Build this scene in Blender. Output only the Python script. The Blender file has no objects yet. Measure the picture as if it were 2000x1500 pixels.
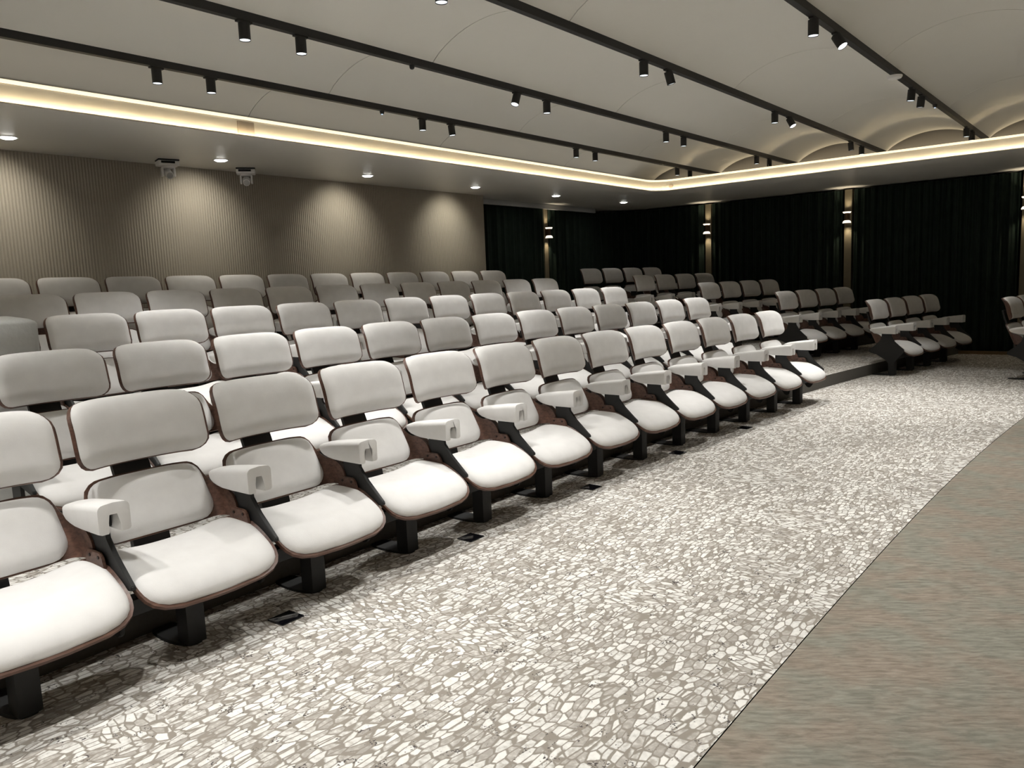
import bpy, bmesh, math, random
from math import sin, cos, pi, radians, hypot, atan2, sqrt
from mathutils import Vector, Matrix
random.seed(7)
scn = bpy.context.scene
COL = scn.collection

# ------------------------------------------------------------------ layout
YAW, PITCH, ROLL, F_PX, CAM_H = 0.878233, -0.128335, -0.039582, 1504.119, 1.343
S = 0.60                                   # seat spacing
K = -0.019546                              # row curvature
ROWS = [(0.8106, 3.1329, 0.06592), (1.5310, 4.3814, 0.05651), (1.6154, 5.5586, 0.06429),
        (2.2102, 6.5956, 0.07217), (2.8784, 7.5646, 0.07686)]
TIER = [0.0, 0.137, 0.299, 0.454, 0.607]
FIRST = [0, 0, 0, 0, -1]
LAST = [12, 12, 12, 11, 10]
T_RIGHT = [10.17, 9.54, 9.59, 9.04, 8.43]
SOFFIT = 2.70
Y_WALL, X_WALL = 7.97, 13.75
Y_CURT = 8.42
Y_COVE, X_COVE = 6.083, 11.10
TRACK_Y, TRACK_W, CEIL_Z = 5.629, 1.2778, 3.052
X_END = 12.52
XL, YF = -8.0, -6.5                        # room limits behind the camera

def arc(j, t):
    x0, y0, a = ROWS[j]
    th = a + K * t
    return x0 + (sin(th) - sin(a)) / K, y0 - (cos(th) - cos(a)) / K, th

def arc_off(j, t, off):
    """off > 0: towards the stage"""
    x, y, th = arc(j, t)
    return x + off * sin(th), y - off * cos(th)

# ------------------------------------------------------------------ materials
def new_mat(name):
    m = bpy.data.materials.new(name); m.use_nodes = True
    nt = m.node_tree
    b = nt.nodes['Principled BSDF']
    return m, nt, b

def add(nt, typ, **kw):
    n = nt.nodes.new(typ)
    for k, v in kw.items():
        if k == 'inp':
            for kk, vv in v.items(): n.inputs[kk].default_value = vv
        else: setattr(n, k, v)
    return n

def plain(name, col, rough=0.6, metal=0.0, bump=None, spec=0.5, noise=0.0, nscale=30):
    m, nt, b = new_mat(name)
    b.inputs['Base Color'].default_value = (*col, 1)
    b.inputs['Roughness'].default_value = rough
    b.inputs['Metallic'].default_value = metal
    b.inputs['Specular IOR Level'].default_value = spec
    tc = add(nt, 'ShaderNodeTexCoord')
    if noise:
        n = add(nt, 'ShaderNodeTexNoise', inp={'Scale': nscale, 'Detail': 4.0})
        nt.links.new(tc.outputs['Object'], n.inputs['Vector'])
        r = add(nt, 'ShaderNodeMapRange', inp={'To Min': 1 - noise, 'To Max': 1 + noise})
        nt.links.new(n.outputs['Fac'], r.inputs['Value'])
        x = add(nt, 'ShaderNodeVectorMath', operation='SCALE')
        x.inputs[0].default_value = col
        nt.links.new(r.outputs['Result'], x.inputs['Scale'])
        nt.links.new(x.outputs['Vector'], b.inputs['Base Color'])
    if bump:
        sc, st, dist = bump
        n = add(nt, 'ShaderNodeTexNoise', inp={'Scale': sc, 'Detail': 3.0})
        nt.links.new(tc.outputs['Object'], n.inputs['Vector'])
        bp = add(nt, 'ShaderNodeBump', inp={'Strength': st, 'Distance': dist})
        nt.links.new(n.outputs['Fac'], bp.inputs['Height'])
        nt.links.new(bp.outputs['Normal'], b.inputs['Normal'])
    return m

def emit(name, col, strength):
    m, nt, b = new_mat(name)
    b.inputs['Base Color'].default_value = (0.8, 0.8, 0.8, 1)
    b.inputs['Emission Color'].default_value = (*col, 1)
    b.inputs['Emission Strength'].default_value = strength
    return m

def fabric_mat():
    m, nt, b = new_mat('white_boucle_fabric')
    tc = add(nt, 'ShaderNodeTexCoord')
    mp = add(nt, 'ShaderNodeMapping', inp={'Scale': (260, 260, 620)})
    n = add(nt, 'ShaderNodeTexNoise', inp={'Scale': 1.0, 'Detail': 2.0})
    n2 = add(nt, 'ShaderNodeTexNoise', inp={'Scale': 14.0, 'Detail': 3.0})
    nt.links.new(tc.outputs['Object'], mp.inputs['Vector'])
    nt.links.new(mp.outputs['Vector'], n.inputs['Vector'])
    nt.links.new(tc.outputs['Object'], n2.inputs['Vector'])
    cr = add(nt, 'ShaderNodeMix', data_type='RGBA')
    cr.inputs['A'].default_value = (0.68, 0.665, 0.65, 1)
    cr.inputs['B'].default_value = (0.79, 0.78, 0.765, 1)
    nt.links.new(n2.outputs['Fac'], cr.inputs['Factor'])
    nt.links.new(cr.outputs['Result'], b.inputs['Base Color'])
    bp = add(nt, 'ShaderNodeBump', inp={'Strength': 0.25, 'Distance': 0.002})
    nt.links.new(n.outputs['Fac'], bp.inputs['Height'])
    nt.links.new(bp.outputs['Normal'], b.inputs['Normal'])
    b.inputs['Roughness'].default_value = 0.95
    b.inputs['Specular IOR Level'].default_value = 0.15
    b.inputs['Sheen Weight'].default_value = 0.15
    return m

def wood_mat():
    m, nt, b = new_mat('walnut_plywood')
    tc = add(nt, 'ShaderNodeTexCoord')
    mp = add(nt, 'ShaderNodeMapping', inp={'Scale': (3, 30, 45)})
    n = add(nt, 'ShaderNodeTexNoise', inp={'Scale': 1.6, 'Detail': 6.0, 'Distortion': 0.6})
    nt.links.new(tc.outputs['Object'], mp.inputs['Vector'])
    nt.links.new(mp.outputs['Vector'], n.inputs['Vector'])
    cr = add(nt, 'ShaderNodeValToRGB')
    cr.color_ramp.elements[0].position = 0.3; cr.color_ramp.elements[0].color = (0.058, 0.026, 0.018, 1)
    cr.color_ramp.elements[1].position = 0.75; cr.color_ramp.elements[1].color = (0.165, 0.084, 0.057, 1)
    nt.links.new(n.outputs['Fac'], cr.inputs['Fac'])
    nt.links.new(cr.outputs['Color'], b.inputs['Base Color'])
    b.inputs['Roughness'].default_value = 0.45
    return m

def carpet_mat():
    """cream stone-like flecks between taupe lanes, in two crossing directions"""
    m, nt, b = new_mat('patterned_carpet')
    L = nt.links
    tc = add(nt, 'ShaderNodeTexCoord')
    wob = add(nt, 'ShaderNodeTexNoise', inp={'Scale': 2.6, 'Detail': 2.0})
    L.new(tc.outputs['Object'], wob.inputs['Vector'])
    sub = add(nt, 'ShaderNodeVectorMath', operation='SUBTRACT'); sub.inputs[1].default_value = (.5, .5, .5)
    L.new(wob.outputs['Color'], sub.inputs[0])
    sc = add(nt, 'ShaderNodeVectorMath', operation='SCALE', inp={'Scale': 0.10})
    L.new(sub.outputs['Vector'], sc.inputs[0])
    ad = add(nt, 'ShaderNodeVectorMath', operation='ADD')
    L.new(tc.outputs['Object'], ad.inputs[0]); L.new(sc.outputs['Vector'], ad.inputs[1])
    def layer(scale, rot):
        mp = add(nt, 'ShaderNodeMapping', inp={'Scale': scale, 'Rotation': (0, 0, rot)})
        L.new(ad.outputs['Vector'], mp.inputs['Vector'])
        e = add(nt, 'ShaderNodeTexVoronoi', feature='DISTANCE_TO_EDGE', inp={'Scale': 1.0, 'Randomness': 0.62})
        c = add(nt, 'ShaderNodeTexVoronoi', feature='F1', inp={'Scale': 1.0, 'Randomness': 0.62})
        L.new(mp.outputs['Vector'], e.inputs['Vector']); L.new(mp.outputs['Vector'], c.inputs['Vector'])
        return e, c
    e1, c1 = layer((18, 42, 1), 0.0)
    e2, c2 = layer((36, 20, 1), 0.25)
    pick = add(nt, 'ShaderNodeTexNoise', inp={'Scale': 1.7, 'Detail': 1.0})
    L.new(tc.outputs['Object'], pick.inputs['Vector'])
    th = add(nt, 'ShaderNodeMath', operation='GREATER_THAN', inp={1: 0.6})
    L.new(pick.outputs['Fac'], th.inputs[0])
    def mixf(a, bb):
        x = add(nt, 'ShaderNodeMix', data_type='FLOAT')
        L.new(th.outputs[0], x.inputs['Factor']); L.new(a, x.inputs['A']); L.new(bb, x.inputs['B'])
        return x.outputs['Result']
    sep1 = add(nt, 'ShaderNodeSeparateColor'); L.new(c1.outputs['Color'], sep1.inputs['Color'])
    sep2 = add(nt, 'ShaderNodeSeparateColor'); L.new(c2.outputs['Color'], sep2.inputs['Color'])
    edge = mixf(e1.outputs['Distance'], e2.outputs['Distance'])
    rnd = mixf(sep1.outputs['Red'], sep2.outputs['Red'])
    ragged = add(nt, 'ShaderNodeTexNoise', inp={'Scale': 60.0, 'Detail': 3.0})
    L.new(tc.outputs['Object'], ragged.inputs['Vector'])
    rs = add(nt, 'ShaderNodeMath', operation='MULTIPLY_ADD', inp={1: 0.11, 2: -0.045})
    L.new(ragged.outputs['Fac'], rs.inputs[0])
    es = add(nt, 'ShaderNodeMath', operation='ADD'); L.new(edge, es.inputs[0]); L.new(rs.outputs[0], es.inputs[1])
    ss = add(nt, 'ShaderNodeMapRange', interpolation_type='SMOOTHSTEP', inp={'From Min': 0.05, 'From Max': 0.13})
    L.new(es.outputs[0], ss.inputs['Value'])
    ramp = add(nt, 'ShaderNodeValToRGB')
    el = ramp.color_ramp.elements
    el[0].position = 0.0; el[0].color = (0.40, 0.37, 0.335, 1)
    el[1].position = 1.0; el[1].color = (0.85, 0.83, 0.79, 1)
    x = el.new(0.28); x.color = (0.52, 0.49, 0.45, 1)
    x = el.new(0.50); x.color = (0.70, 0.685, 0.65, 1)
    mot = add(nt, 'ShaderNodeTexNoise', inp={'Scale': 48.0, 'Detail': 3.0})
    L.new(tc.outputs['Object'], mot.inputs['Vector'])
    ma = add(nt, 'ShaderNodeMath', operation='MULTIPLY_ADD', inp={1: 1.5, 2: -0.75}); L.new(mot.outputs['Fac'], ma.inputs[0])
    ra = add(nt, 'ShaderNodeMath', operation='ADD'); L.new(rnd, ra.inputs[0]); L.new(ma.outputs[0], ra.inputs[1])
    L.new(ra.outputs[0], ramp.inputs['Fac'])
    mix = add(nt, 'ShaderNodeMix', data_type='RGBA')
    mix.inputs['A'].default_value = (0.30, 0.27, 0.232, 1)
    L.new(ss.outputs['Result'], mix.inputs['Factor']); L.new(ramp.outputs['Color'], mix.inputs['B'])
    # small dark flecks
    sp = add(nt, 'ShaderNodeTexNoise', inp={'Scale': 110.0, 'Detail': 2.0})
    L.new(tc.outputs['Object'], sp.inputs['Vector'])
    sp2 = add(nt, 'ShaderNodeTexNoise', inp={'Scale': 17.0, 'Detail': 1.0})
    L.new(tc.outputs['Object'], sp2.inputs['Vector'])
    sm = add(nt, 'ShaderNodeMath', operation='MULTIPLY'); L.new(sp.outputs['Fac'], sm.inputs[0]); L.new(sp2.outputs['Fac'], sm.inputs[1])
    sr = add(nt, 'ShaderNodeMapRange', inp={'From Min': 0.375, 'From Max': 0.41})
    L.new(sm.outputs[0], sr.inputs['Value'])
    mix2 = add(nt, 'ShaderNodeMix', data_type='RGBA')
    mix2.inputs['B'].default_value = (0.10, 0.09, 0.085, 1)
    L.new(sr.outputs['Result'], mix2.inputs['Factor']); L.new(mix.outputs['Result'], mix2.inputs['A'])
    L.new(mix2.outputs['Result'], b.inputs['Base Color'])
    b.inputs['Roughness'].default_value = 0.97
    b.inputs['Specular IOR Level'].default_value = 0.1
    bp = add(nt, 'ShaderNodeBump', inp={'Strength': 0.3, 'Distance': 0.004})
    L.new(ss.outputs['Result'], bp.inputs['Height']); L.new(bp.outputs['Normal'], b.inputs['Normal'])
    return m

def stage_mat():
    m, nt, b = new_mat('taupe_strie_carpet')
    L = nt.links
    tc = add(nt, 'ShaderNodeTexCoord')
    mp = add(nt, 'ShaderNodeMapping', inp={'Rotation': (0, 0, radians(55))})
    L.new(tc.outputs['Object'], mp.inputs['Vector'])
    mp2 = add(nt, 'ShaderNodeMapping', inp={'Scale': (13, 60, 1)})
    L.new(mp.outputs['Vector'], mp2.inputs['Vector'])
    a = add(nt, 'ShaderNodeTexNoise', inp={'Scale': 1.0, 'Detail': 6.0, 'Roughness': 0.65, 'Distortion': 0.4})
    L.new(mp2.outputs['Vector'], a.inputs['Vector'])
    c = add(nt, 'ShaderNodeTexNoise', inp={'Scale': 4.5, 'Detail': 4.0})
    L.new(mp.outputs['Vector'], c.inputs['Vector'])
    r1 = add(nt, 'ShaderNodeValToRGB')
    r1.color_ramp.elements[0].position = 0.36; r1.color_ramp.elements[0].color = (0.20, 0.181, 0.155, 1)
    r1.color_ramp.elements[1].position = 0.66; r1.color_ramp.elements[1].color = (0.33, 0.305, 0.265, 1)
    L.new(a.outputs['Fac'], r1.inputs['Fac'])
    r2 = add(nt, 'ShaderNodeValToRGB')
    r2.color_ramp.elements[0].position = 0.4; r2.color_ramp.elements[0].color = (1.05, 0.97, 0.91, 1)
    r2.color_ramp.elements[1].position = 0.6; r2.color_ramp.elements[1].color = (0.95, 1.0, 0.96, 1)
    L.new(c.outputs['Fac'], r2.inputs['Fac'])
    mx = add(nt, 'ShaderNodeMix', data_type='RGBA', blend_type='MULTIPLY', inp={'Factor': 1.0})
    L.new(r1.outputs['Color'], mx.inputs['A']); L.new(r2.outputs['Color'], mx.inputs['B'])
    L.new(mx.outputs['Result'], b.inputs['Base Color'])
    b.inputs['Roughness'].default_value = 0.95
    b.inputs['Specular IOR Level'].default_value = 0.1
    return m

def ribbed_mat():
    m, nt, b = new_mat('ribbed_wallcovering')
    L = nt.links
    tc = add(nt, 'ShaderNodeTexCoord')
    w = add(nt, 'ShaderNodeTexWave', wave_type='BANDS', bands_direction='X', inp={'Scale': 11.0, 'Distortion': 0.6, 'Detail': 2.0, 'Detail Scale': 1.5})
    L.new(tc.outputs['Object'], w.inputs['Vector'])
    n = add(nt, 'ShaderNodeTexNoise', inp={'Scale': 60.0, 'Detail': 3.0})
    L.new(tc.outputs['Object'], n.inputs['Vector'])
    mx = add(nt, 'ShaderNodeMix', data_type='RGBA')
    mx.inputs['A'].default_value = (0.345, 0.31, 0.25, 1); mx.inputs['B'].default_value = (0.43, 0.39, 0.32, 1)
    h = add(nt, 'ShaderNodeMath', operation='MULTIPLY_ADD', inp={1: 0.5}); L.new(n.outputs['Fac'], h.inputs[0])
    hw = add(nt, 'ShaderNodeMath', operation='MULTIPLY', inp={1: 0.5}); L.new(w.outputs['Fac'], hw.inputs[0])
    L.new(hw.outputs[0], h.inputs[2])
    L.new(h.outputs[0], mx.inputs['Factor']); L.new(mx.outputs['Result'], b.inputs['Base Color'])
    bp = add(nt, 'ShaderNodeBump', inp={'Strength': 0.5, 'Distance': 0.012})
    L.new(w.outputs['Fac'], bp.inputs['Height']); L.new(bp.outputs['Normal'], b.inputs['Normal'])
    b.inputs['Roughness'].default_value = 0.85
    return m

FAB = fabric_mat(); WOOD = wood_mat()
BLACK = plain('black_powder_coat', (0.013, 0.013, 0.013), 0.6, bump=(300, .1, .001))
CARPET = carpet_mat(); STAGE = stage_mat(); RIB = ribbed_mat()
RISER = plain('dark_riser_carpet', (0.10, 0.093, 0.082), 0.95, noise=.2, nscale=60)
PLASTER = plain('warm_white_plaster', (0.76, 0.745, 0.69), 0.75, noise=.02, nscale=3)
SOFFIT_M = plain('satin_soffit_paint', (0.80, 0.78, 0.73), 0.38, noise=.02, nscale=3)
FASCIA_M = plain('cream_fascia_paint', (0.80, 0.76, 0.68), 0.6, noise=.02, nscale=5)
DARK = plain('dark_void', (0.01, 0.01, 0.01), 0.9, noise=.1)
CURT = plain('bottle_green_velvet', (0.012, 0.022, 0.016), 0.8, spec=.2, bump=(80, .3, .004), noise=.35, nscale=9)
PILM = plain('tan_pilaster_panel', (0.15, 0.125, 0.08), 0.6, noise=.08, nscale=25)
BASEM = plain('bronze_baseboard', (0.17, 0.11, 0.05), 0.5, noise=.1, nscale=12)
SIDEW = plain('pale_side_wall', (0.62, 0.60, 0.56), 0.9, noise=.05, nscale=8)
WHITEP = plain('white_plastic', (0.85, 0.84, 0.83), 0.35, noise=.02)
BEIGEP = plain('beige_plastic', (0.55, 0.47, 0.38), 0.5, noise=.02)
GLASSB = plain('black_glass', (0.006, 0.006, 0.008), 0.08, noise=.02)
BRONZE = plain('dark_bronze', (0.10, 0.06, 0.035), 0.4, metal=.6, noise=.05)
GREYCL = plain('grey_dust_cover', (0.60, 0.61, 0.60), 0.8, bump=(25, .4, .01), noise=.06, nscale=12)
STEEL = plain('screw_metal', (0.04, 0.03, 0.028), 0.4, metal=.8, noise=.05)
ALU = plain('satin_grey_pelmet', (0.42, 0.43, 0.43), 0.35, noise=.02)
LED = emit('warm_led_strip', (1.0, 0.84, 0.58), 1.05)
LEDUP = emit('warm_led_uplight', (1.0, 0.82, 0.53), 58.0)
LENS = emit('spot_lens_glow', (0.86, 0.93, 1.0), 1.3)
LENS_HOT = emit('spot_lens_bright', (0.95, 0.97, 1.0), 4.0)
DOWNL = emit('downlight_lens', (1.0, 0.98, 0.93), 20.0)
SCON = emit('sconce_diffuser', (1.0, 0.88, 0.70), 1.5)
GLINT = emit('sensor_glint', (0.5, 0.7, 1.0), 1.5)  # glint of light on the sensors, put in as emission

# ------------------------------------------------------------------ helpers
def obj(name, bm, mat, parent=None, smooth=True, loc=None):
    me = bpy.data.meshes.new(name)
    bmesh.ops.recalc_face_normals(bm, faces=bm.faces[:])
    bm.to_mesh(me); bm.free()
    me.materials.append(mat)
    if smooth:
        me.polygons.foreach_set('use_smooth', [True] * len(me.polygons))
        try: me.set_sharp_from_angle(angle=radians(40))
        except Exception: pass
    o = bpy.data.objects.new(name, me); COL.objects.link(o)
    if parent: o.parent = parent
    if loc: o.location = loc
    return o

def thing(name, label, cat, loc=(0, 0, 0), rz=0, group=None):
    o = bpy.data.objects.new(name, None); COL.objects.link(o)
    o.location = loc; o.rotation_euler = (0, 0, rz)
    o.empty_display_size = .1
    o['label'] = label; o['category'] = cat
    if group: o['group'] = group
    return o

def tag(o, label, cat, group=None):
    o['label'] = label; o['category'] = cat
    if group: o['group'] = group
    return o

def struct(name, bm, mat, smooth=False):
    o = obj(name, bm, mat, None, smooth); o['kind'] = 'structure'
    return o

def box(bm, x0, x1, y0, y1, z0, z1, bev=0, seg=2, mtx=None):
    vs = [bm.verts.new((x, y, z)) for z in (z0, z1) for y in (y0, y1) for x in (x0, x1)]
    fs = [bm.faces.new([vs[i] for i in q]) for q in ((0, 2, 3, 1), (4, 5, 7, 6), (0, 1, 5, 4), (2, 6, 7, 3), (0, 4, 6, 2), (1, 3, 7, 5))]
    if mtx: bmesh.ops.transform(bm, matrix=mtx, verts=vs)
    if bev:
        es = list({e for f in fs for e in f.edges})
        bmesh.ops.bevel(bm, geom=es, offset=bev, segments=seg, affect='EDGES', profile=.6)

def cyl(bm, p0, p1, r0, r1=None, n=20, cap0=True, cap1=True):
    r1 = r0 if r1 is None else r1
    p0, p1 = Vector(p0), Vector(p1); d = (p1 - p0).normalized()
    q = d.to_track_quat('Z', 'Y')
    A, B = [], []
    for i in range(n):
        a = 2 * pi * i / n; v = Vector((cos(a), sin(a), 0))
        A.append(bm.verts.new(p0 + q @ (v * r0))); B.append(bm.verts.new(p1 + q @ (v * r1)))
    for i in range(n): bm.faces.new((A[i], A[(i + 1) % n], B[(i + 1) % n], B[i]))
    if cap0: bm.faces.new(A[::-1])
    if cap1: bm.faces.new(B)

def lathe(bm, prof, n=24, axis_loc=(0, 0, 0)):
    """prof: list of (r, z)"""
    rings = []
    for r, z in prof:
        rings.append([bm.verts.new((axis_loc[0] + r * cos(2 * pi * i / n), axis_loc[1] + r * sin(2 * pi * i / n), axis_loc[2] + z)) for i in range(n)])
    for a, b in zip(rings, rings[1:]):
        for i in range(n): bm.faces.new((a[i], a[(i + 1) % n], b[(i + 1) % n], b[i]))
    bm.faces.new(rings[0][::-1]); bm.faces.new(rings[-1])

def prism_x(bm, poly, x0, x1, bev=0):
    """poly: (y, z) outline, extruded along x"""
    a = [bm.verts.new((x0, y, z)) for y, z in poly]; b = [bm.verts.new((x1, y, z)) for y, z in poly]
    n = len(poly)
    fs = [bm.faces.new(a), bm.faces.new(b[::-1])]
    for i in range(n): fs.append(bm.faces.new((a[i], b[i], b[(i + 1) % n], a[(i + 1) % n])))
    if bev:
        bmesh.ops.bevel(bm, geom=list({e for f in fs for e in f.edges}), offset=bev, segments=2, affect='EDGES')

def strip(bm, rows):
    """rows: list of equally long point lists -> quads"""
    V = [[bm.verts.new(p) for p in r] for r in rows]
    for a, b in zip(V, V[1:]):
        for i in range(len(a) - 1): bm.faces.new((a[i], a[i + 1], b[i + 1], b[i]))
    return V

def pad(bm, surf, nu, nv, T0, T1, pe=5, qe=.42, b_thick=1.0):
    """closed cushion or shell. surf(u,v) -> Vector, u,v in [-1,1];
    offsets: inner face at T0, outer face at T1 along the normal, pillow edge on the T1 face"""
    def cl(k, n):      # cluster samples towards the ends
        t = -1 + 2 * k / n
        return math.copysign(1 - (1 - abs(t)) ** 1.6, t)
    e = 1e-3
    F, B = [], []
    for j in range(nv + 1):
        v = cl(j, nv); rf, rb = [], []
        for i in range(nu + 1):
            u = cl(i, nu)
            p = surf(u, v)
            uu, vv = max(-1 + e, min(1 - e, u)), max(-1 + e, min(1 - e, v))
            du = surf(uu + e, vv) - surf(uu - e, vv); dv = surf(uu, vv + e) - surf(uu, vv - e)
            nrm = du.cross(dv)
            nrm = nrm.normalized() if nrm.length > 1e-12 else Vector((0, -1, 0))
            if pe: k = (max(0, 1 - abs(u) ** pe) * max(0, 1 - abs(v) ** pe)) ** qe
            else: k = 1
            rf.append(bm.verts.new(p + nrm * (T0 + (T1 - T0) * k)))
            rb.append(bm.verts.new(p + nrm * T0))
        F.append(rf); B.append(rb)
    for j in range(nv):
        for i in range(nu):
            bm.faces.new((F[j][i], F[j][i + 1], F[j + 1][i + 1], F[j + 1][i]))
            bm.faces.new((B[j][i], B[j + 1][i], B[j + 1][i + 1], B[j][i + 1]))
    for i in range(nu):
        bm.faces.new((F[0][i], B[0][i], B[0][i + 1], F[0][i + 1]))
        bm.faces.new((F[nv][i], F[nv][i + 1], B[nv][i + 1], B[nv][i]))
    for j in range(nv):
        bm.faces.new((F[j][0], F[j + 1][0], B[j + 1][0], B[j][0]))
        bm.faces.new((F[j][nu], B[j][nu], B[j + 1][nu], F[j + 1][nu]))
    bmesh.ops.remove_doubles(bm, verts=bm.verts[:], dist=2e-4)

# ------------------------------------------------------------------ the chair (front towards -y, seat spacing .6)
def rr_half(v, W, H, r):
    """half width of a rounded rectangle (W, H half sizes, corner r) at height v*H"""
    d = abs(v) * H - (H - r)
    if d <= 0: return W
    return W - r + sqrt(max(0, r * r - d * d))

def back_surf(grow):
    W, H, r = .262 + grow, .126 + grow, .062 + grow
    def f(u, v):
        z = v * H; a = u * rr_half(v, W, H, r)
        y = .018 - .030 * (a / .265) ** 2 - .050 * abs(a / .265) ** 5 + z * .20 + .030 * max(0, z / .126) ** 2 - .012 * max(0, -z / .126) ** 2
        return Vector((a, y, .825 + z))
    return f

def lumbar_plan(a, z):
    """wraps the unrolled width a round the sides; the plan bends forward at the edges"""
    S0, Rr = .215, .058
    sa = abs(a)
    if sa < S0: x, y = sa, 0
    else:
        al = min(radians(84), (sa - S0) / Rr)
        x = S0 + Rr * sin(al); y = -Rr * (1 - cos(al))
        ex = sa - S0 - Rr * radians(84)
        if ex > 0: x += ex * cos(radians(84)); y -= ex * sin(radians(84))
    return Vector((math.copysign(x, a), -.055 + y + (z - .54) * .45, z))

def lumbar_shell_surf():
    A = .375
    def f(u, v):
        a = u * A; sa = abs(a)
        zc, rt = .468, .060
        KN = [(0, .650), (.12, .650), (.19, .645), (.222, .632), (.240, .605), (.250, .572), (.266, .546), (.285, .532), (.32, zc + rt), (1, zc + rt)]
        for (a0, z0), (a1, z1) in zip(KN, KN[1:]):
            if a0 <= sa <= a1: top = z0 + (z1 - z0) * (sa - a0) / (a1 - a0)
        bot = .402 + .006 * min(1, max(0, (sa - .15) / .1))
        d = sa - (A - rt)
        if d > 0:
            h = sqrt(max(0, rt * rt - d * d)); top = min(top, zc + h); bot = max(bot, zc - h)
        return lumbar_plan(a, (top + bot) / 2 + v * (top - bot) / 2)
    return f

def lumbar_cushion_surf():
    H = .119; zc = .526
    def f(u, v):
        r = .055 if v > 0 else .075
        W = .244 + .012 * (-v)
        d = abs(v) * H - (H - r)
        hw = W if d <= 0 else W - r + sqrt(max(0, r * r - d * d))
        a = u * hw; z = zc + v * H
        if v > 0: z -= .010 * v * (abs(a) / .2) ** 3
        return lumbar_plan(a, z)
    return f

def seat_surf(grow):
    Y0, Y1 = -.090 + grow, -.548 - grow           # back, front
    yc, H = (Y0 + Y1) / 2, (Y0 - Y1) / 2
    W = .276 + grow
    def f(u, v):
        y = yc + v * H                             # v=-1 front
        if v < 0: hw = W * (1 - abs(v) ** 7.5 * .999) ** (1 / 3.2)
        else: hw = W * (1 - abs(v) ** 6 * .999) ** (1 / 3.5)
        x = u * hw
        d = max(0, -(y) - .36)
        d = max(0, -(y) - .30)
        z = .320 - .30 * d * d / .27 + .012 * max(0, (y + .35) / .25)
        z += .066 * abs(x / .27) ** 3.4 * max(0, min(1, (y + .57) / .24))
        return Vector((x, y, z))
    return f

def make_chair(name):
    t = thing(name, '', 'chair')
    P = {}
    # legs, beam, spine
    leg = bmesh.new(); box(leg, -.0375, .0375, -.375, -.295, 0.008, .24, .004)
    P['leg'] = obj('leg', leg, BLACK, t)
    bm = bmesh.new()
    n = 20; ring = [(.062 * math.copysign(abs(cos(2 * pi * i / n)) ** .8, cos(2 * pi * i / n)), -.215 + .155 * sin(2 * pi * i / n)) for i in range(n)]
    a = [bm.verts.new((x, y, 0)) for x, y in ring]; b = [bm.verts.new((x * .94, -.215 + (y + .215) * .97, .010)) for x, y in ring]
    bm.faces.new(a[::-1]); bm.faces.new(b)
    for i in range(n): bm.faces.new((a[i], a[(i + 1) % n], b[(i + 1) % n], b[i]))
    P['base_plate'] = obj('base_plate', bm, BLACK, t)
    bm = bmesh.new(); box(bm, -.3, .3, -.37, -.30, .20, .26, .004)
    P['beam'] = obj('beam', bm, BLACK, t)
    bm = bmesh.new()
    prism_x(bm, [(-.36, .25), (-.36, .275), (-.13, .300), (-.100, .345), (-.088, .40), (.012, .66), (.030, .70), (.058, .80), (.075, .80), (.050, .70), (.032, .655),
                 (-.062, .40), (-.070, .33), (-.10, .27), (-.16, .25)], -.105, .045)
    P['spine'] = obj('spine', bm, BLACK, t, smooth=False)
    # shells and cushions
    bm = bmesh.new(); pad(bm, back_surf(.0018), 24, 12, -.014, 0.0, pe=0); P['backrest_shell'] = obj('backrest_shell', bm, WOOD, t)
    bm = bmesh.new(); pad(bm, back_surf(0), 24, 16, 0.001, .058, pe=5, qe=.5); P['backrest'] = obj('backrest', bm, FAB, t)
    bm = bmesh.new(); pad(bm, lumbar_shell_surf(), 44, 12, -.012, 0, pe=0); P['lumbar_shell'] = obj('lumbar_shell', bm, WOOD, t)
    bm = bmesh.new(); pad(bm, lumbar_cushion_surf(), 30, 16, .001, .042, pe=6, qe=.5); P['lumbar_cushion'] = obj('lumbar_cushion', bm, FAB, t)
    bm = bmesh.new(); pad(bm, seat_surf(.010), 22, 20, -.013, 0, pe=0); P['seat_shell'] = obj('seat_shell', bm, WOOD, t)
    bm = bmesh.new(); pad(bm, seat_surf(.0), 26, 22, .001, .056, pe=5, qe=.5); P['seat'] = obj('seat', bm, FAB, t)
    for s in (-1, 1):
        bm = bmesh.new()
        prism_x(bm, [(-.335, .34), (-.305, .435), (-.288, .450), (-.200, .450), (-.183, .435), (-.160, .34)], s * .270, s * .281, .003)
        tb = obj('side_tab', bm, WOOD, t)
        for yy in (-.278, -.213):
            bm = bmesh.new(); cyl(bm, (s * .267, yy, .43), (s * .2835, yy, .43), .0065, n=10); obj('screw', bm, STEEL, tb)
    return t, P

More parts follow.
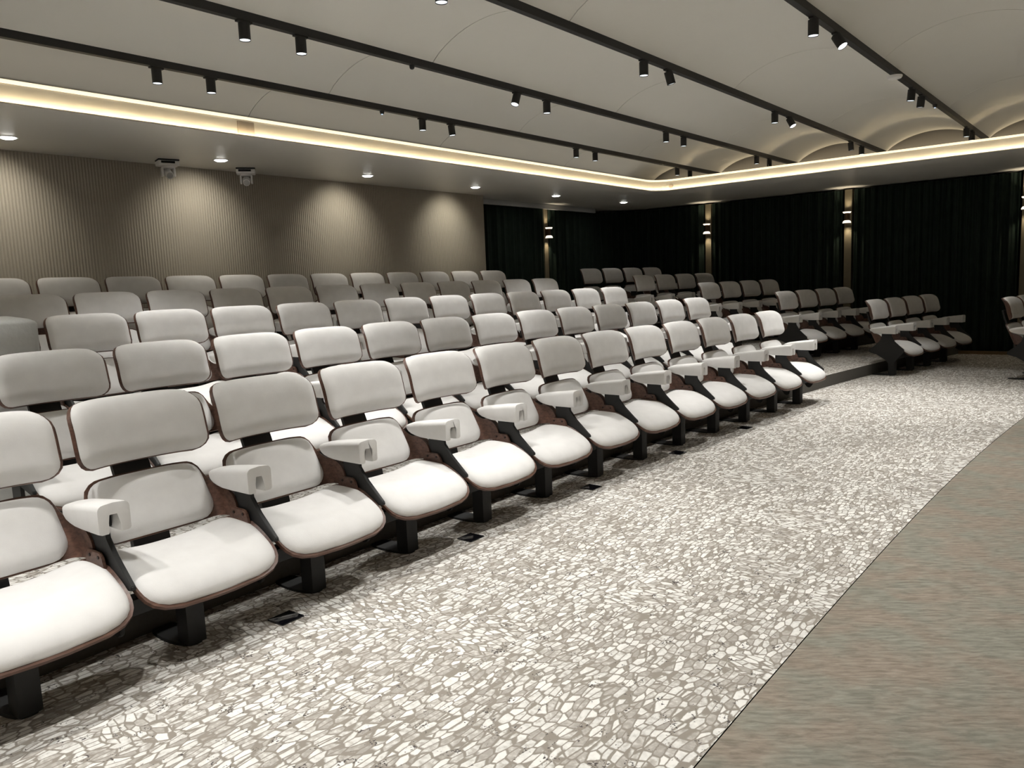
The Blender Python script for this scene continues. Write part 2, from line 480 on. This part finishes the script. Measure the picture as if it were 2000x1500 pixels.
def armrest(parent, sx, full=False):
    """support plate and padded armrest centred at x = sx"""
    bm = bmesh.new()
    d = .050
    if full:
        P_ = [(-.262, .56), (-.372, .56), (-.375, .50), (-.42, .43), (-.535, .335), (-.53, .30), (-.455, .215), (-.405, .140), (-.385, .128), (-.360, .135), (-.31, .20),
              (-.20, .265), (-.118, .285), (-.098, .300), (-.104, .325), (-.185, .385), (-.245, .445), (-.262, .50)]
    else:
        P_ = [(-.262, .56), (-.372, .56), (-.376, .50), (-.425, .440), (-.530, .352), (-.532, .338), (-.505, .332), (-.43, .352), (-.385, .365), (-.385, .26), (-.425, .20),
              (-.405, .140), (-.385, .128), (-.360, .135), (-.31, .20), (-.285, .26), (-.285, .40), (-.27, .45), (-.262, .50)]
    prism_x(bm, [(y + d, z) for y, z in P_], sx - .009, sx + .009, .0025)
    sp = obj('arm_support', bm, BLACK, parent, smooth=False)
    # padded arm, an inverted U in section with a slot for the folding tablet
    bm = bmesh.new()
    secs = []
    W, slot = .057, .019
    NS = [(-.452, 0.90, .0), (-.458, .80, 1.), ] 
    ys = [-.448, -.458, -.457, -.44, -.38, -.32, -.26, -.22, -.19, -.165, -.148, -.138]
    SH = .065
    for i, y in enumerate(ys):
        k = (y + .458) / .32
        top = .640 - .030 * k - .010 * k * k
        inset = {0: .006, 1: .003, 2: .001}.get(i, 0)
        drop = .532 + .0 * k
        if k > .5: drop = .532 + .036 * ((k - .5) / .5) ** 2
        w = W
        if k > .80:
            f = (k - .80) / .2; top -= .010 * f ** 2.5; w -= .016 * f ** 2.5; drop += .004 * f ** 2
        top -= inset; drop += inset; w -= inset
        sl = slot; sz = .600 - .028 * k
        r = min(.022, (top - drop) * .4)
        pts = []
        # outer, from lower left up, over the top, down to lower right
        pts += [(-w + .010, drop), (-w + .003, drop + .003), (-w, drop + .010)]
        for a in (0, 22, 45, 67, 90): pts.append((-w + r - r * cos(radians(a)), top - r + r * sin(radians(a))))
        pts.append((0, top + .003))
        for a in (90, 67, 45, 22, 0): pts.append((w - r + r * cos(radians(a)), top - r + r * sin(radians(a))))
        pts += [(w, drop + .010), (w - .003, drop + .003), (w - .010, drop)]
        sx_ = sl + (inset * 1.5)
        if i == 0: pass
        sz = max(drop + .008, min(sz, top - .02))
        pts += [(sx_ + .003, drop), (sx_, drop + .006), (sx_, sz - .006), (sx_ * .7, sz), (-sx_ * .7, sz), (-sx_, sz - .006), (-sx_, drop + .006), (-sx_ - .003, drop)]
        secs.append([bm.verts.new((sx + x, y + SH, z)) for x, z in pts])
    n = len(secs[0])
    secs = secs[1:]
    for a, b in zip(secs, secs[1:]):
        for i in range(n): bm.faces.new((a[i], a[(i + 1) % n], b[(i + 1) % n], b[i]))
    bmesh.ops.delete(bm, geom=[v for v in bm.verts if not v.link_faces], context='VERTS')
    for sec in (secs[0], secs[-1]):
        f = bm.faces.new(sec)
        bmesh.ops.triangulate(bm, faces=[f])
    pd = obj('armrest', bm, FAB, parent)
    bm = bmesh.new(); box(bm, sx - .012, sx + .012, -.340, -.13, .545, .585, .002)
    obj('folded_tablet', bm, BLACK, pd)
    return sp

proto, PP = make_chair('auditorium_chair')
armrest(proto, -.30)
PP['leg'].location.x = -.03
PP['base_plate'].location.x = -.03

def copy_tree(o, parent=None):
    c = o.copy(); COL.objects.link(c)
    if parent: c.parent = parent
    for ch in list(o.children): copy_tree(ch, c)
    return c

ORD = ['first', 'second', 'third', 'fourth', 'fifth', 'sixth', 'seventh', 'eighth', 'ninth', 'tenth', 'eleventh', 'twelfth', 'thirteenth', 'fourteenth']
ROWN = ['front row', 'second row', 'third row', 'fourth row', 'back row']
_tmp = thing('spare', '', 'chair')
_t = armrest(_tmp, -.30, True); END_PLATE = _t.data
for _o in list(_tmp.children_recursive) + [_tmp]: bpy.data.objects.remove(_o)
END_PLATE.use_fake_user = True
used = [False]
def place_chair(x, y, z, th, label, group, extra=False, leg_x=None, end_left=False):
    if not used[0]: c = proto; used[0] = True
    else: c = copy_tree(proto)
    c.location = (x, y, z); c.rotation_euler = (0, 0, th)
    c['label'] = label; c['group'] = group
    if leg_x is not None:
        for ch in c.children:
            if ch.name.startswith(('leg', 'base_plate')): ch.location.x = leg_x
    if end_left:
        for ch in c.children:
            if ch.name.startswith('arm_support'): ch.data = END_PLATE
    if extra: armrest(c, .30, True)
    return c

protos_extra = []
for j in range(5):
    n = LAST[j] - FIRST[j] + 1
    for i in range(FIRST[j], LAST[j] + 1):
        x, y, th = arc(j, i * S)
        k = LAST[j] - i
        first = 'nearest the aisle' if k == 0 else ORD[k] + ' from the aisle'
        place_chair(x, y, TIER[j], th - .030 + .07 * i / 12, 'white fabric auditorium chair, %s in the %s, long block' % (first, ROWN[j]),
                    'auditorium chairs of the long block', extra=(i == LAST[j]))
    for i in range(4):
        x, y, th = arc(j, T_RIGHT[j] + i * S)
        first = ['nearest the aisle', 'second from the aisle', 'third from the aisle', 'last before the curtain'][i]
        place_chair(x, y, TIER[j], th, 'white fabric and walnut chair, %s, %s of the short four-seat block' % (first, ROWN[j]),
                    'auditorium chairs of the short block', extra=(i == 3), leg_x=-.27, end_left=(i == 0))
for i in range(2):
    th = -.135
    place_chair(11.05 + i * S * cos(th), 1.28 + i * S * sin(th), 0, th,
                ['dim walnut-shelled chair alone at the right picture edge, its outer side showing', 'dim chair cut by the right picture edge, behind its neighbour'][i],
                'auditorium chairs at the right edge', extra=(i == 1), leg_x=-.27, end_left=(i == 0))

# ------------------------------------------------------------------ floor, tiers, stage carpet
def stage_y(x):
    x = min(max(x, -9), 14)
    return -0.00814 * x * x * (1 if x > 4.08 else .6) + (0.06642 * x if x > 4.08 else 0.0399 * x) + (0.79723 if x > 4.08 else .8511)
xs = [-8 + 22 * i / 60 for i in range(61)]
bm = bmesh.new()
strip(bm, [[(x, stage_y(x), 0) for x in xs], [(x, 9.2, 0) for x in xs]])
fl = struct('floor', bm, CARPET)
bm = bmesh.new()
strip(bm, [[(x, YF, 0.0) for x in xs], [(x, stage_y(x) - .004, 0.0) for x in xs]])
struct('floor_front', bm, STAGE)
bm = bmesh.new()
strip(bm, [[(x, stage_y(x) - .006, -.012) for x in xs], [(x, stage_y(x) + .004, -.012) for x in xs]])
struct('trim_1', bm, DARK)
ts = [-9.6 + .6 * i for i in range(42)]
OFF = -.10
for j in range(1, 5):
    z0, z1 = TIER[j - 1], TIER[j]
    front = [arc_off(j - 1, t, -OFF) for t in ts]
    back = [arc_off(j, t, -OFF) for t in ts] if j < 4 else [(arc_off(3, t, -OFF)[0], 9.2) for t in ts]
    bm = bmesh.new(); strip(bm, [[(x, y, z1) for x, y in front], [(x, y, z1) for x, y in back]])
    struct('floor_tier', bm, CARPET)
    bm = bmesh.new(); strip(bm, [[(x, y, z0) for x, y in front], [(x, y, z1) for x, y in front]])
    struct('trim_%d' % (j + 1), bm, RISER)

# flush black floor sockets in front of the front row
for q, i in enumerate((1.5, 3.5, 5.5, 7.5, 9.5)):
    x, y = arc_off(0, i * S, .475); th = arc(0, i * S)[2]
    w = ['nearest to the viewer', 'second nearest to the viewer', 'third of five counted from the viewer', 'fourth of five counted from the viewer', 'farthest of the five from the viewer'][q]
    bm = bmesh.new(); box(bm, -.055, .055, -.05, .05, .0, .006, .002)
    o = obj('floor_socket', bm, GLASSB, None, loc=(x, y, 0)); o.rotation_euler = (0, 0, th)
    tag(o, 'flush black floor socket in the patterned carpet, %s' % w, 'floor socket', 'floor sockets before the front row')

# ------------------------------------------------------------------ walls
def wall_y(y, x0, x1, z0, z1, name, mat, t=.1):
    bm = bmesh.new(); box(bm, x0, x1, y, y + t, z0, z1); return struct(name, bm, mat)
wall_y(Y_WALL, XL, 9.09, 0, 3.4, 'wall_back', RIB, .6)
wall_y(8.62, 9.0, 14.3, 0, 3.4, 'wall_back_recess', DARK)
bm = bmesh.new(); box(bm, X_WALL + .22, X_WALL + .32, YF, 8.7, 0, 3.4); struct('wall_right', bm, DARK)
bm = bmesh.new(); box(bm, XL - .1, XL, YF, 8.7, 0, 3.4); struct('wall_left', bm, SIDEW)
bm = bmesh.new(); box(bm, XL, X_WALL + .3, YF - .1, YF, 0, 3.4); struct('wall_front', bm, SIDEW)
bm = bmesh.new(); box(bm, XL, X_WALL + .3, YF, 8.7, 3.40, 3.5); struct('ceiling_slab', bm, DARK)

# curtains: pleated sheets between the sconce pilasters
def path_pts(n_per=.0):
    """curtain line: back run, rounded corner, right run; returns list (x, y, nx, ny, s)"""
    pts = []; R = 1.0
    cx, cy = X_WALL - R, Y_CURT - R
    x = 9.09
    while x < cx: pts.append((x, Y_CURT, 0, -1)); x += .012
    k = int(R * pi / 2 / .012)
    for i in range(k + 1):
        a = pi / 2 - i * pi / 2 / k
        pts.append((cx + R * cos(a), cy + R * sin(a), -cos(a), -sin(a)))
    y = cy
    while y > -3.0: y -= .012; pts.append((X_WALL, y, -1, 0))
    return pts
PATH = path_pts()
SC_BACK = 11.22; SC_Y = [6.45, 3.95, 1.45, -1.05]
def near_pil(p):
    if p[3] == -1 and abs(p[0] - SC_BACK) < .068: return True
    if p[2] == -1 and any(abs(p[1] - y) < .085 for y in SC_Y): return True
    return False
runs, cur = [], []
for p in PATH:
    if near_pil(p):
        if cur: runs.append(cur); cur = []
    else: cur.append(p)
if cur: runs.append(cur)
cl = ['dark green curtain between the beige wall and the back sconce', 'dark green curtain bending round the far room corner', 'dark green curtain between the two middle wall sconces',
      'dark green curtain behind the short front row, up to the picture edge', 'dark green curtain past the last sconce on the right wall', 'dark green curtain at the stage end of the right wall']
s = 0
for r_i, run in enumerate(runs):
    bm = bmesh.new(); rows = []
    for z in (0.015, .6, 1.2, 1.8, 2.685):
        row = []
        for q, (x, y, nx, ny) in enumerate(run):
            ss = q * .012
            amp = .032 * (1.0 - .15 * z / 2.7)
            d = amp * sin(2 * pi * ss / .135 + .9 * sin(ss * 2.3) + .12 * sin(z * 2 + ss)) + .012 * sin(2 * pi * ss / .052 + z * .3)
            row.append((x + nx * (d + .03), y + ny * (d + .03), z))
        rows.append(row)
    strip(bm, rows)
    o = obj('curtain', bm, CURT)
    tag(o, cl[r_i], 'curtain', 'dark green wall curtains')
# pelmet and baseboard
bm = bmesh.new(); box(bm, 9.10, 12.6, 8.22, 8.26, 2.63, 2.71); struct('trim_6', bm, ALU)
bm = bmesh.new(); box(bm, X_WALL - .11, X_WALL - .085, -3.0, 7.3, 0.0, .05); struct('baseboard_right', bm, BASEM)
bm = bmesh.new(); box(bm, XL, 9.09, Y_WALL - .012, Y_WALL, .607, .68); struct('baseboard_back', bm, BASEM)

# sconces on narrow pilasters
def sconce(x, y, face, label):
    """face: unit vector out of the wall"""
    rz = atan2(face[1], face[0]) + pi / 2
    bm = bmesh.new(); box(bm, -.058, .058, -.02, .16, 0, 2.69, .003)
    p = obj('wall_pilaster', bm, PILM, None, loc=(x, y, 0)); p.rotation_euler = (0, 0, rz)
    tag(p, label[1], 'pilaster', 'tan pilasters between curtains')
    t = thing('wall_sconce', label[0], 'wall lamp', (x, y, 0), rz, 'wall sconces')
    bm = bmesh.new(); box(bm, -.035, .035, -.06, -.021, 2.14, 2.32, .008); cyl(bm, (0, -.085, 2.17), (0, -.085, 2.30), .034, n=24)
    obj('body', bm, BRONZE, t)
    for s_, z in ((1, 2.325), (-1, 2.135)):
        bm = bmesh.new(); lathe(bm, [(.015, z - s_ * .03), (.058, z - s_ * .012), (.062, z + s_ * .004), (.058, z + s_ * .006)] if s_ > 0 else
                                [(.058, z - .006), (.062, z - .004), (.058, z + .012), (.015, z + .03)], axis_loc=(0, -.085, 0))
        obj('cup', bm, BRONZE, t)
        bm = bmesh.new()
        if s_ > 0: lathe(bm, [(.054, z - .024), (.0645, z - .010), (.0645, z - .002)], axis_loc=(0, -.085, 0))
        else: lathe(bm, [(.064, z + .002), (.0645, z + .018), (.052, z + .04), (.022, z + .052)], axis_loc=(0, -.085, 0))
        obj('diffuser', bm, SCON, t)
        L = bpy.data.lights.new('sconce_lamp', 'SPOT'); L.energy = 6.5; L.color = (1, .85, .62); L.spot_size = radians(100); L.spot_blend = .8; L.shadow_soft_size = .03
        lo = bpy.data.objects.new('sconce_lamp', L); COL.objects.link(lo); lo.parent = t
        lo.location = (0, -.085, z + s_ * .03); lo.rotation_euler = (pi if s_ > 0 else 0, 0, 0)
    return t
sconce(SC_BACK, Y_CURT - .02, (0, -1), ('lit up-and-down sconce on the back curtain wall, leftmost', 'narrow tan pilaster under the leftmost sconce, in the back curtain'))
names = ['lit up-and-down sconce on the right wall, nearest the far corner', 'lit up-and-down sconce above the short seat block, tallest in view', 'sconce on the right wall, cut by the picture edge', 'sconce on the right wall nearest the stage']
pn = ['narrow tan pilaster under the right-wall sconce nearest the far corner', 'narrow tan pilaster under the tallest-looking sconce, above the short seat block', 'narrow tan pilaster at the right picture edge', 'narrow tan pilaster nearest the stage']
for q, y in enumerate(SC_Y[:3]): sconce(X_WALL - .02, y, (-1, 0), (names[q], pn[q]))

# ------------------------------------------------------------------ soffit ring with its fascia and LED strips
R_C = .28
def ring(off):
    """rounded loop of the inner soffit edge, pushed outwards by off"""
    x0, x1, y0, y1 = XL + 1.9 - off, X_COVE + off, YF + 1.9 - off, Y_COVE + off
    r = R_C + max(0, off) * .8; pts = []
    for cx, cy, a0 in ((x1 - r, y1 - r, 0), (x0 + r, y1 - r, 90), (x0 + r, y0 + r, 180), (x1 - r, y0 + r, 270)):
        for k in range(9):
            a = radians(a0 + k * 90 / 8); pts.append((cx + r * cos(a), cy + r * sin(a)))
    pts.append(pts[0])
    return pts
def loop(bm, secs):
    """secs: list of (off, z) profile"""
    rows = [[(x, y, z) for x, y in ring(o)] for o, z in secs]
    strip(bm, rows)
bm = bmesh.new()
loop(bm, [(.0, SOFFIT), (.50, SOFFIT), (.56, SOFFIT + .003), (.74, SOFFIT + .012), (.80, SOFFIT + .014), (1.85, SOFFIT + .014)])
# plain infill to the walls
r = ring(1.85)
X0, X1, Y0, Y1 = XL, X_WALL + .3, YF, 8.7
def lift(z): return z
zz = SOFFIT + .014
inn = [(x, y) for x, y in r]
out = []
for x, y in inn:
    cx, cy = (X0 + X1) / 2, (Y0 + Y1) / 2
    dx, dy = x - cx, y - cy
    k = min(abs((X1 - X0) / 2 / dx) if dx else 9e9, abs((Y1 - Y0) / 2 / dy) if dy else 9e9)
    k = max(k, 1.0)
    out.append((cx + dx * k, cy + dy * k))
strip(bm, [[(x, y, zz) for x, y in inn], [(x, y, zz) for x, y in out]])
bmesh.ops.remove_doubles(bm, verts=bm.verts[:], dist=1e-4)
struct('ceiling_soffit', bm, SOFFIT_M, smooth=True)
FO, FT = .050, 2.874
bm = bmesh.new()
loop(bm, [(0, SOFFIT), (0, SOFFIT + .010), (.004, SOFFIT + .010), (.004, SOFFIT + .004), (FO, SOFFIT + .004), (FO, FT - .025), (FO - .006, FT), (FO + .10, FT)])
struct('trim_7', bm, FASCIA_M)
def led_loop(name, secs, label, mat=LED):
    bm = bmesh.new(); loop(bm, secs); o = obj(name, bm, mat); return tag(o, label, 'led strip', 'cove led strips')
led_loop('led_strip', [(.0042, SOFFIT + .0042), (.0056, SOFFIT + .0042), (.0056, SOFFIT + .0095), (.0042, SOFFIT + .0095)], 'warm light strip along the lower lip of the glowing cove', LEDUP)
led_loop('led_strip', [(FO - .0005, FT - .026), (FO - .010, FT - .024), (FO - .0135, FT - .003), (FO - .007, FT - .001)], 'thin bright light strip along the upper edge of the glowing cove')
# upper closing walls behind the fascia
bm = bmesh.new()
strip(bm, [[(XL, Y_COVE + .86, 2.75), (X_END + .1, Y_COVE + .86, 2.75)], [(XL, Y_COVE + .86, 3.4), (X_END + .1, Y_COVE + .86, 3.4)]])
strip(bm, [[(X_END, YF, 2.75), (X_END, Y_COVE + .9, 2.75)], [(X_END, YF, 3.4), (X_END, Y_COVE + .9, 3.4)]])
struct('wall_lunette', bm, plain('grey_lunette', (0.46, 0.44, 0.41), .8, noise=.02))
# hidden up-light at the vault ends, then added ledge fills
def area(name, loc, rot, sx, sy, e, col):
    L = bpy.data.lights.new(name, 'AREA'); L.shape = 'RECTANGLE'; L.size = sx; L.size_y = sy; L.energy = e; L.color = col
    o = bpy.data.objects.new(name, L); COL.objects.link(o); o.location = loc; o.rotation_euler = rot
    return o
WARM = (1.0, .82, .56)
area('cove_strip_lamp', (X_END - .05, .2, 2.90), (pi, radians(20), 0), .04, 13, 13, WARM)
area('cove_ledge_fill', (11.80, .2, 2.885), (pi, 0, 0), .9, 13, 3.5, (1, .93, .82))  # unseen fill added to light the vault beyond the fascia
area('cove_ledge_fill', (2.2, Y_COVE + .50, 2.885), (pi, 0, 0), 18.6, .5, 8, (1, .95, .87))  # unseen fill added to brighten the ceiling bay by the back wall

# ------------------------------------------------------------------ vaulted ceiling
RISE = .20
bm = bmesh.new()
xs_seam = [XL, -6.2, -3.55, -.9, 1.75, 4.42, 7.06, 9.70, X_END - .10]
for b_ in range(-8, 1):
    y1 = TRACK_Y + TRACK_W * (1 - b_) - 0 if False else TRACK_Y + TRACK_W * (1 + b_)
    y0 = y1 - TRACK_W
    if y1 < YF + .2: continue
    h0, h1 = y0 + .024, y1 - .024
    N = 18
    prof = []
    for k in range(N + 1):
        t = -1 + 2 * k / N
        prof.append((h0 + (h1 - h0) * (t + 1) / 2, CEIL_Z + RISE * (1 - t * t) ** .85 if abs(t) < 1 else CEIL_Z))
    for a, c in zip(xs_seam, xs_seam[1:]):
        g0 = .0035
        lo = [(a + g0, y, z) for y, z in prof]; hi = [(c - g0, y, z) for y, z in prof]
        V = strip(bm, [lo, hi])
        V2 = strip(bm, [[(x, y, z + .02) for x, y, z in lo], [(x, y, z + .02) for x, y, z in hi]])
        for A_, B_ in ((V[0], V2[0]), (V[1], V2[1])):
            for i in range(N): bm.faces.new((A_[i], A_[i + 1], B_[i + 1], B_[i]))
struct('ceiling', bm, PLASTER, smooth=True)
# black strips put in for the dark of the shadow gap, last valley
for q, (yy, zz2) in enumerate(((TRACK_Y + TRACK_W - .01, CEIL_Z), (TRACK_Y + TRACK_W - .05, CEIL_Z - .012))):
    bm = bmesh.new(); box(bm, XL, X_END - .12, yy - .006, yy + .006, zz2 - .008, zz2 + .012); struct('trim_%d' % (8 + q), bm, BLACK)

# ------------------------------------------------------------------ tracks and spotlights
TN = ['closest to the back wall', 'second from the back wall', 'third from the back wall', 'fourth from the back wall, nearest overhead']
XSP = [[.25, .66, 2.90, 3.32, 5.56, 5.97, 8.22, 8.65, 10.91, 11.33],
       [.25, .66, 2.82, 3.23, 5.47, 5.90, 8.17, 8.60, 10.81, 11.28],
       [.25, .66, 2.82, 3.23, 5.43, 5.82, 8.11, 8.52, 10.72, 11.22],
       [.25, .66, 2.82, 3.23, 5.41, 5.88, 8.13, 8.52, 10.89, 11.25]]
TILT = {(1, 4): (-24, 0), (2, 5): (14, 10), (2, 7): (-6, 34), (3, 5): (-8, 38), (0, 5): (4, 4), (3, 6): (0, -5), (3, 7): (4, -6), (2, 8): (5, 5)}
PW = {}
def spot_lamp(loc, dirv, e, size=78, blend=.75, col=(1.0, .985, .95)):
    L = bpy.data.lights.new('spotlight_lamp', 'SPOT'); L.energy = e; L.color = col
    L.spot_size = radians(size); L.spot_blend = blend; L.shadow_soft_size = .02
    o = bpy.data.objects.new('spotlight_lamp', L); COL.objects.link(o)
    o.rotation_euler = Vector(dirv).to_track_quat('-Z', 'Y').to_euler(); o.location = loc
    return o
E_FRONT = 84
E_TRACK = [64, 84, 84, 104]
for j in range(4):
    y = TRACK_Y - j * TRACK_W
    tr = None
    bm = bmesh.new(); box(bm, XL + .3, X_END - .14, y - .023, y + .023, CEIL_Z - .052, CEIL_Z + .004, .002)
    o = obj('ceiling_track', bm, BLACK, None, smooth=False)
    tag(o, 'long black lighting track on the vaulted ceiling, %s' % TN[j], 'lighting track', 'ceiling lighting tracks')
    for q, x in enumerate([-5.05, -2.4] + XSP[j]):
        q -= 2
        vis = (j < 2 and q >= 2) or (j >= 2 and q >= 4)
        if q < 0: vis = False
        ax, ay = TILT.get((j, q), (0, 0))
        d = Vector((sin(radians(ax)), -sin(radians(ay)), -1)).normalized()
        hot = abs(ay) > 30
        if vis:
            k = q - (2 if j < 2 else 4)
            lab = '%sblack cylinder spotlight, %s from the left on the track %s' % ('tilted ' if (abs(ax) > 12 or abs(ay) > 12) else '', ORD[k], TN[j].split(',')[0])
        else:
            lab = 'black cylinder spotlight outside the picture, on the track %s' % TN[j].split(',')[0]
        t = thing('track_spotlight', lab, 'spotlight', (x, y, CEIL_Z - .052), 0, 'track spotlights')
        bm = bmesh.new(); box(bm, -.05, .05, -.017, .017, -.012, .0, .002); cyl(bm, (0, 0, -.005), Vector((0, 0, -.012)) + d * .03, .014, n=14)
        obj('mount', bm, BLACK, t)
        p0 = Vector((0, 0, -.014)); p1 = p0 + d * .100
        bm = bmesh.new(); cyl(bm, p0, p1, .0345, n=28, cap1=False); cyl(bm, p1, p1 - d * .010, .0345, .030, n=28, cap0=False, cap1=False)
        obj('housing', bm, BLACK, t)
        bm = bmesh.new(); cyl(bm, p1 - d * .006, p1 - d * .004, .0315, n=28)
        obj('lens', bm, LENS_HOT if hot else LENS, t)
        e = E_TRACK[j] * (0.0 if q == 9 else .5 if q == 8 else 1.0)
        e *= PW.get((j, q), 1)
        if e > 0:
            lp = Vector((x, y, CEIL_Z - .052)) + p1 + d * .004
            spot_lamp(lp, d if q < 8 else Vector((-.18, 0, -1)), e, size=78 if q < 8 else 66)
# tracks/lamps that stand over the stage edge, behind the viewer
for n_ in range(4, 8):
    y = TRACK_Y - n_ * TRACK_W
    bm = bmesh.new(); box(bm, XL + .3, X_END - .14, y - .023, y + .023, CEIL_Z - .052, CEIL_Z + .004)
    o = obj('ceiling_track', bm, BLACK, None, smooth=False)
    tag(o, 'black lighting track outside the picture, %s beyond the overhead one' % ORD[n_ - 4], 'lighting track', 'ceiling lighting tracks')
    for q, x in enumerate((-5.05, -2.4, .25, 2.9, 5.5, 8.2)):
        t = thing('track_spotlight', 'black cylinder spotlight outside the picture, over the stage side', 'spotlight', (x, y, CEIL_Z - .052), 0, 'stage side track spotlights')
        bm = bmesh.new(); cyl(bm, (0, 0, 0), (0, 0, -.11), .0345, n=20); obj('housing', bm, BLACK, t)
        bm = bmesh.new(); cyl(bm, (0, 0, -.1105), (0, 0, -.112), .0315, n=20); obj('lens', bm, LENS, t)
        spot_lamp((x, y, CEIL_Z - .17), (0, 0, -1), E_FRONT, size=94, blend=.9)
# small sensors and connectors on the tracks
def sensor(x, j, r, mat, label, glint=False):
    y = TRACK_Y - j * TRACK_W
    bm = bmesh.new(); lathe(bm, [(r * .5, -.030), (r * .85, -.024), (r, -.010), (r, 0)], n=20)
    t = obj('ceiling_sensor', bm, mat, None, loc=(x, y, CEIL_Z - .052)); tag(t, label, 'sensor', None)
    if glint:
        bm = bmesh.new(); lathe(bm, [(.004, -.036), (.008, -.033), (.008, -.028)], n=12); obj('glint_dot', bm, GLINT, t)  # the glint is a small glowing dot, not a lamp
sensor(7.50, 3, .062, WHITEP, 'round white smoke detector on the overhead track')
sensor(9.12, 3, .022, BLACK, 'small dark sensor with a glint on the overhead track', True)
sensor(5.04, 0, .022, BLACK, 'small dark sensor with a glint on the track near the back wall', True)
sensor(4.22, 1, .020, BLACK, 'small black knob under the second track from the back wall')

# ------------------------------------------------------------------ soffit downlights, cameras, fascia details
DLX = [2.47, 4.38, 6.30, 8.24, 10.15, 12.1]
for q, x in enumerate(DLX):
    y = 7.36 if q < 5 else 7.30
    t = thing('downlight', 'bright recessed downlight in the soffit over the back row, %s from the left' % ORD[q], 'downlight', (x, y, SOFFIT + .014), 0, 'soffit downlights')
    bm = bmesh.new(); lathe(bm, [(.062, -.004), (.072, -.006), (.078, -.001), (.078, .0)], n=28)
    obj('trim_ring', bm, WHITEP, t)
    bm = bmesh.new(); lathe(bm, [(.001, -.016), (.040, -.014), (.060, -.0055)], n=28); obj('lens', bm, DOWNL, t)
    spot_lamp((x, y, SOFFIT - .008), (0, .80, -.85), 34 if q < 4 else 8, size=100, blend=1.0, col=(1.0, .94, .82))
def ptz(x, y, label, rz):
    t = thing('ceiling_camera', label, 'camera', (x, y, SOFFIT + .014), rz, 'white dome cameras')
    bm = bmesh.new(); box(bm, -.10, .10, -.075, .075, -.012, 0, .004); obj('mounting_plate', bm, BLACK, t)
    bm = bmesh.new(); box(bm, -.10, .10, -.075, .075, -.062, -.013, .012, 3); obj('base', bm, WHITEP, t)
    bm = bmesh.new(); box(bm, -.075, .055, -.0785, -.074, -.042, -.020, .002); obj('front_panel', bm, GLASSB, t, smooth=False)
    bm = bmesh.new(); cyl(bm, (0, 0, -.060), (0, 0, -.082), .058, .055, n=26)
    for s_ in (-1, 1): box(bm, s_ * .056 - .010, s_ * .056 + .010, -.030, .030, -.165, -.075, .008, 3)
    obj('yoke', bm, WHITEP, t)
    bm = bmesh.new(); cyl(bm, (0, .035, -.118), (0, -.060, -.160), .042, .036, n=26); obj('head', bm, WHITEP, t)
    hd = Vector((0, -.095, -.042)).normalized()
    bm = bmesh.new(); c0 = Vector((0, -.060, -.160)); cyl(bm, c0, c0 + hd * .006, .029, .027, n=24); obj('lens', bm, plain('frosted_lens', (.55, .55, .54), .15, noise=.02), t)
ptz(3.97, 7.66, 'white remote-controlled camera hanging from the soffit, left of the two', radians(-14))
ptz(4.87, 7.70, 'white remote-controlled camera hanging from the soffit, right of the two', radians(-34))
bm = bmesh.new(); box(bm, 3.83, 3.99, Y_COVE + FO - .012, Y_COVE + FO, 2.725, 2.832, .003)
tag(obj('access_panel', bm, BEIGEP), 'square pinkish plate on the glowing cove fascia above the back rows', 'panel')
bm = bmesh.new(); cyl(bm, (X_COVE + FO, 5.86, 2.770), (X_COVE + FO - .014, 5.86, 2.770), .034, n=24)
tag(obj('fascia_sensor', bm, BEIGEP), 'round taupe disc on the glowing cove by the far corner', 'sensor')

# grey covered stand at the left edge, between the second and third rows
bm = bmesh.new()
def prof_box(z): return .30 - .01 * sin(z * 9)
rows = []
N = 44
for z in (TIER[2] + .001, .4, .7, .95, 1.15, 1.235, 1.258, 1.27):
    row = []
    ins = {1.258: .008, 1.27: .03}.get(z, 0)
    for i in range(N):
        a = 2 * pi * i / N
        c, s_ = cos(a), sin(a); pw = .12
        fold = .007 * sin(5 * a + z) * (1.2 - z)
        x = (.33 - ins + fold) * math.copysign(abs(c) ** pw, c); y = (.16 - ins + fold) * math.copysign(abs(s_) ** pw, s_)
        row.append((x, y, z + (.012 * (y / .16) if z > 1.24 else 0)))
    rows.append(row + [row[0]])
V = strip(bm, rows)
bm.faces.new(V[-1][:-1])
bmesh.ops.remove_doubles(bm, verts=bm.verts[:], dist=1e-4)
o = obj('covered_stand', bm, GREYCL, None, loc=(1.27, 4.80, 0)); o.rotation_euler = (0, 0, radians(7))
tag(o, 'grey box-shaped stand under a dust cover at the left edge, behind the second row', 'stand')

# ------------------------------------------------------------------ lights that keep the stage side readable
w = bpy.data.worlds.new('world'); scn.world = w; w.use_nodes = True
w.node_tree.nodes['Background'].inputs['Color'].default_value = (1, .97, .93, 1)
w.node_tree.nodes['Background'].inputs['Strength'].default_value = 0.0

# ------------------------------------------------------------------ camera
cy_, sy_, cp, sp_ = cos(YAW), sin(YAW), cos(PITCH), sin(PITCH)
f = Vector((sy_ * cp, cy_ * cp, sp_)); r = Vector((cy_, -sy_, 0)); u = r.cross(f)
r2 = r * cos(ROLL) + u * sin(ROLL); u2 = -r * sin(ROLL) + u * cos(ROLL)
cam = bpy.data.cameras.new('camera'); co = bpy.data.objects.new('camera', cam); COL.objects.link(co)
M = Matrix((( r2.x, u2.x, -f.x, 0), (r2.y, u2.y, -f.y, 0), (r2.z, u2.z, -f.z, CAM_H), (0, 0, 0, 1)))
co.matrix_world = M
cam.sensor_fit = 'HORIZONTAL'; cam.sensor_width = 36; cam.lens = F_PX / 2000 * 36; cam.clip_start = .05
scn.camera = co
scn.view_settings.view_transform = 'Standard'; scn.view_settings.look = 'None'
scn.view_settings.gamma = 1; scn.view_settings.exposure = 0.0
scn.view_settings.use_curve_mapping = False
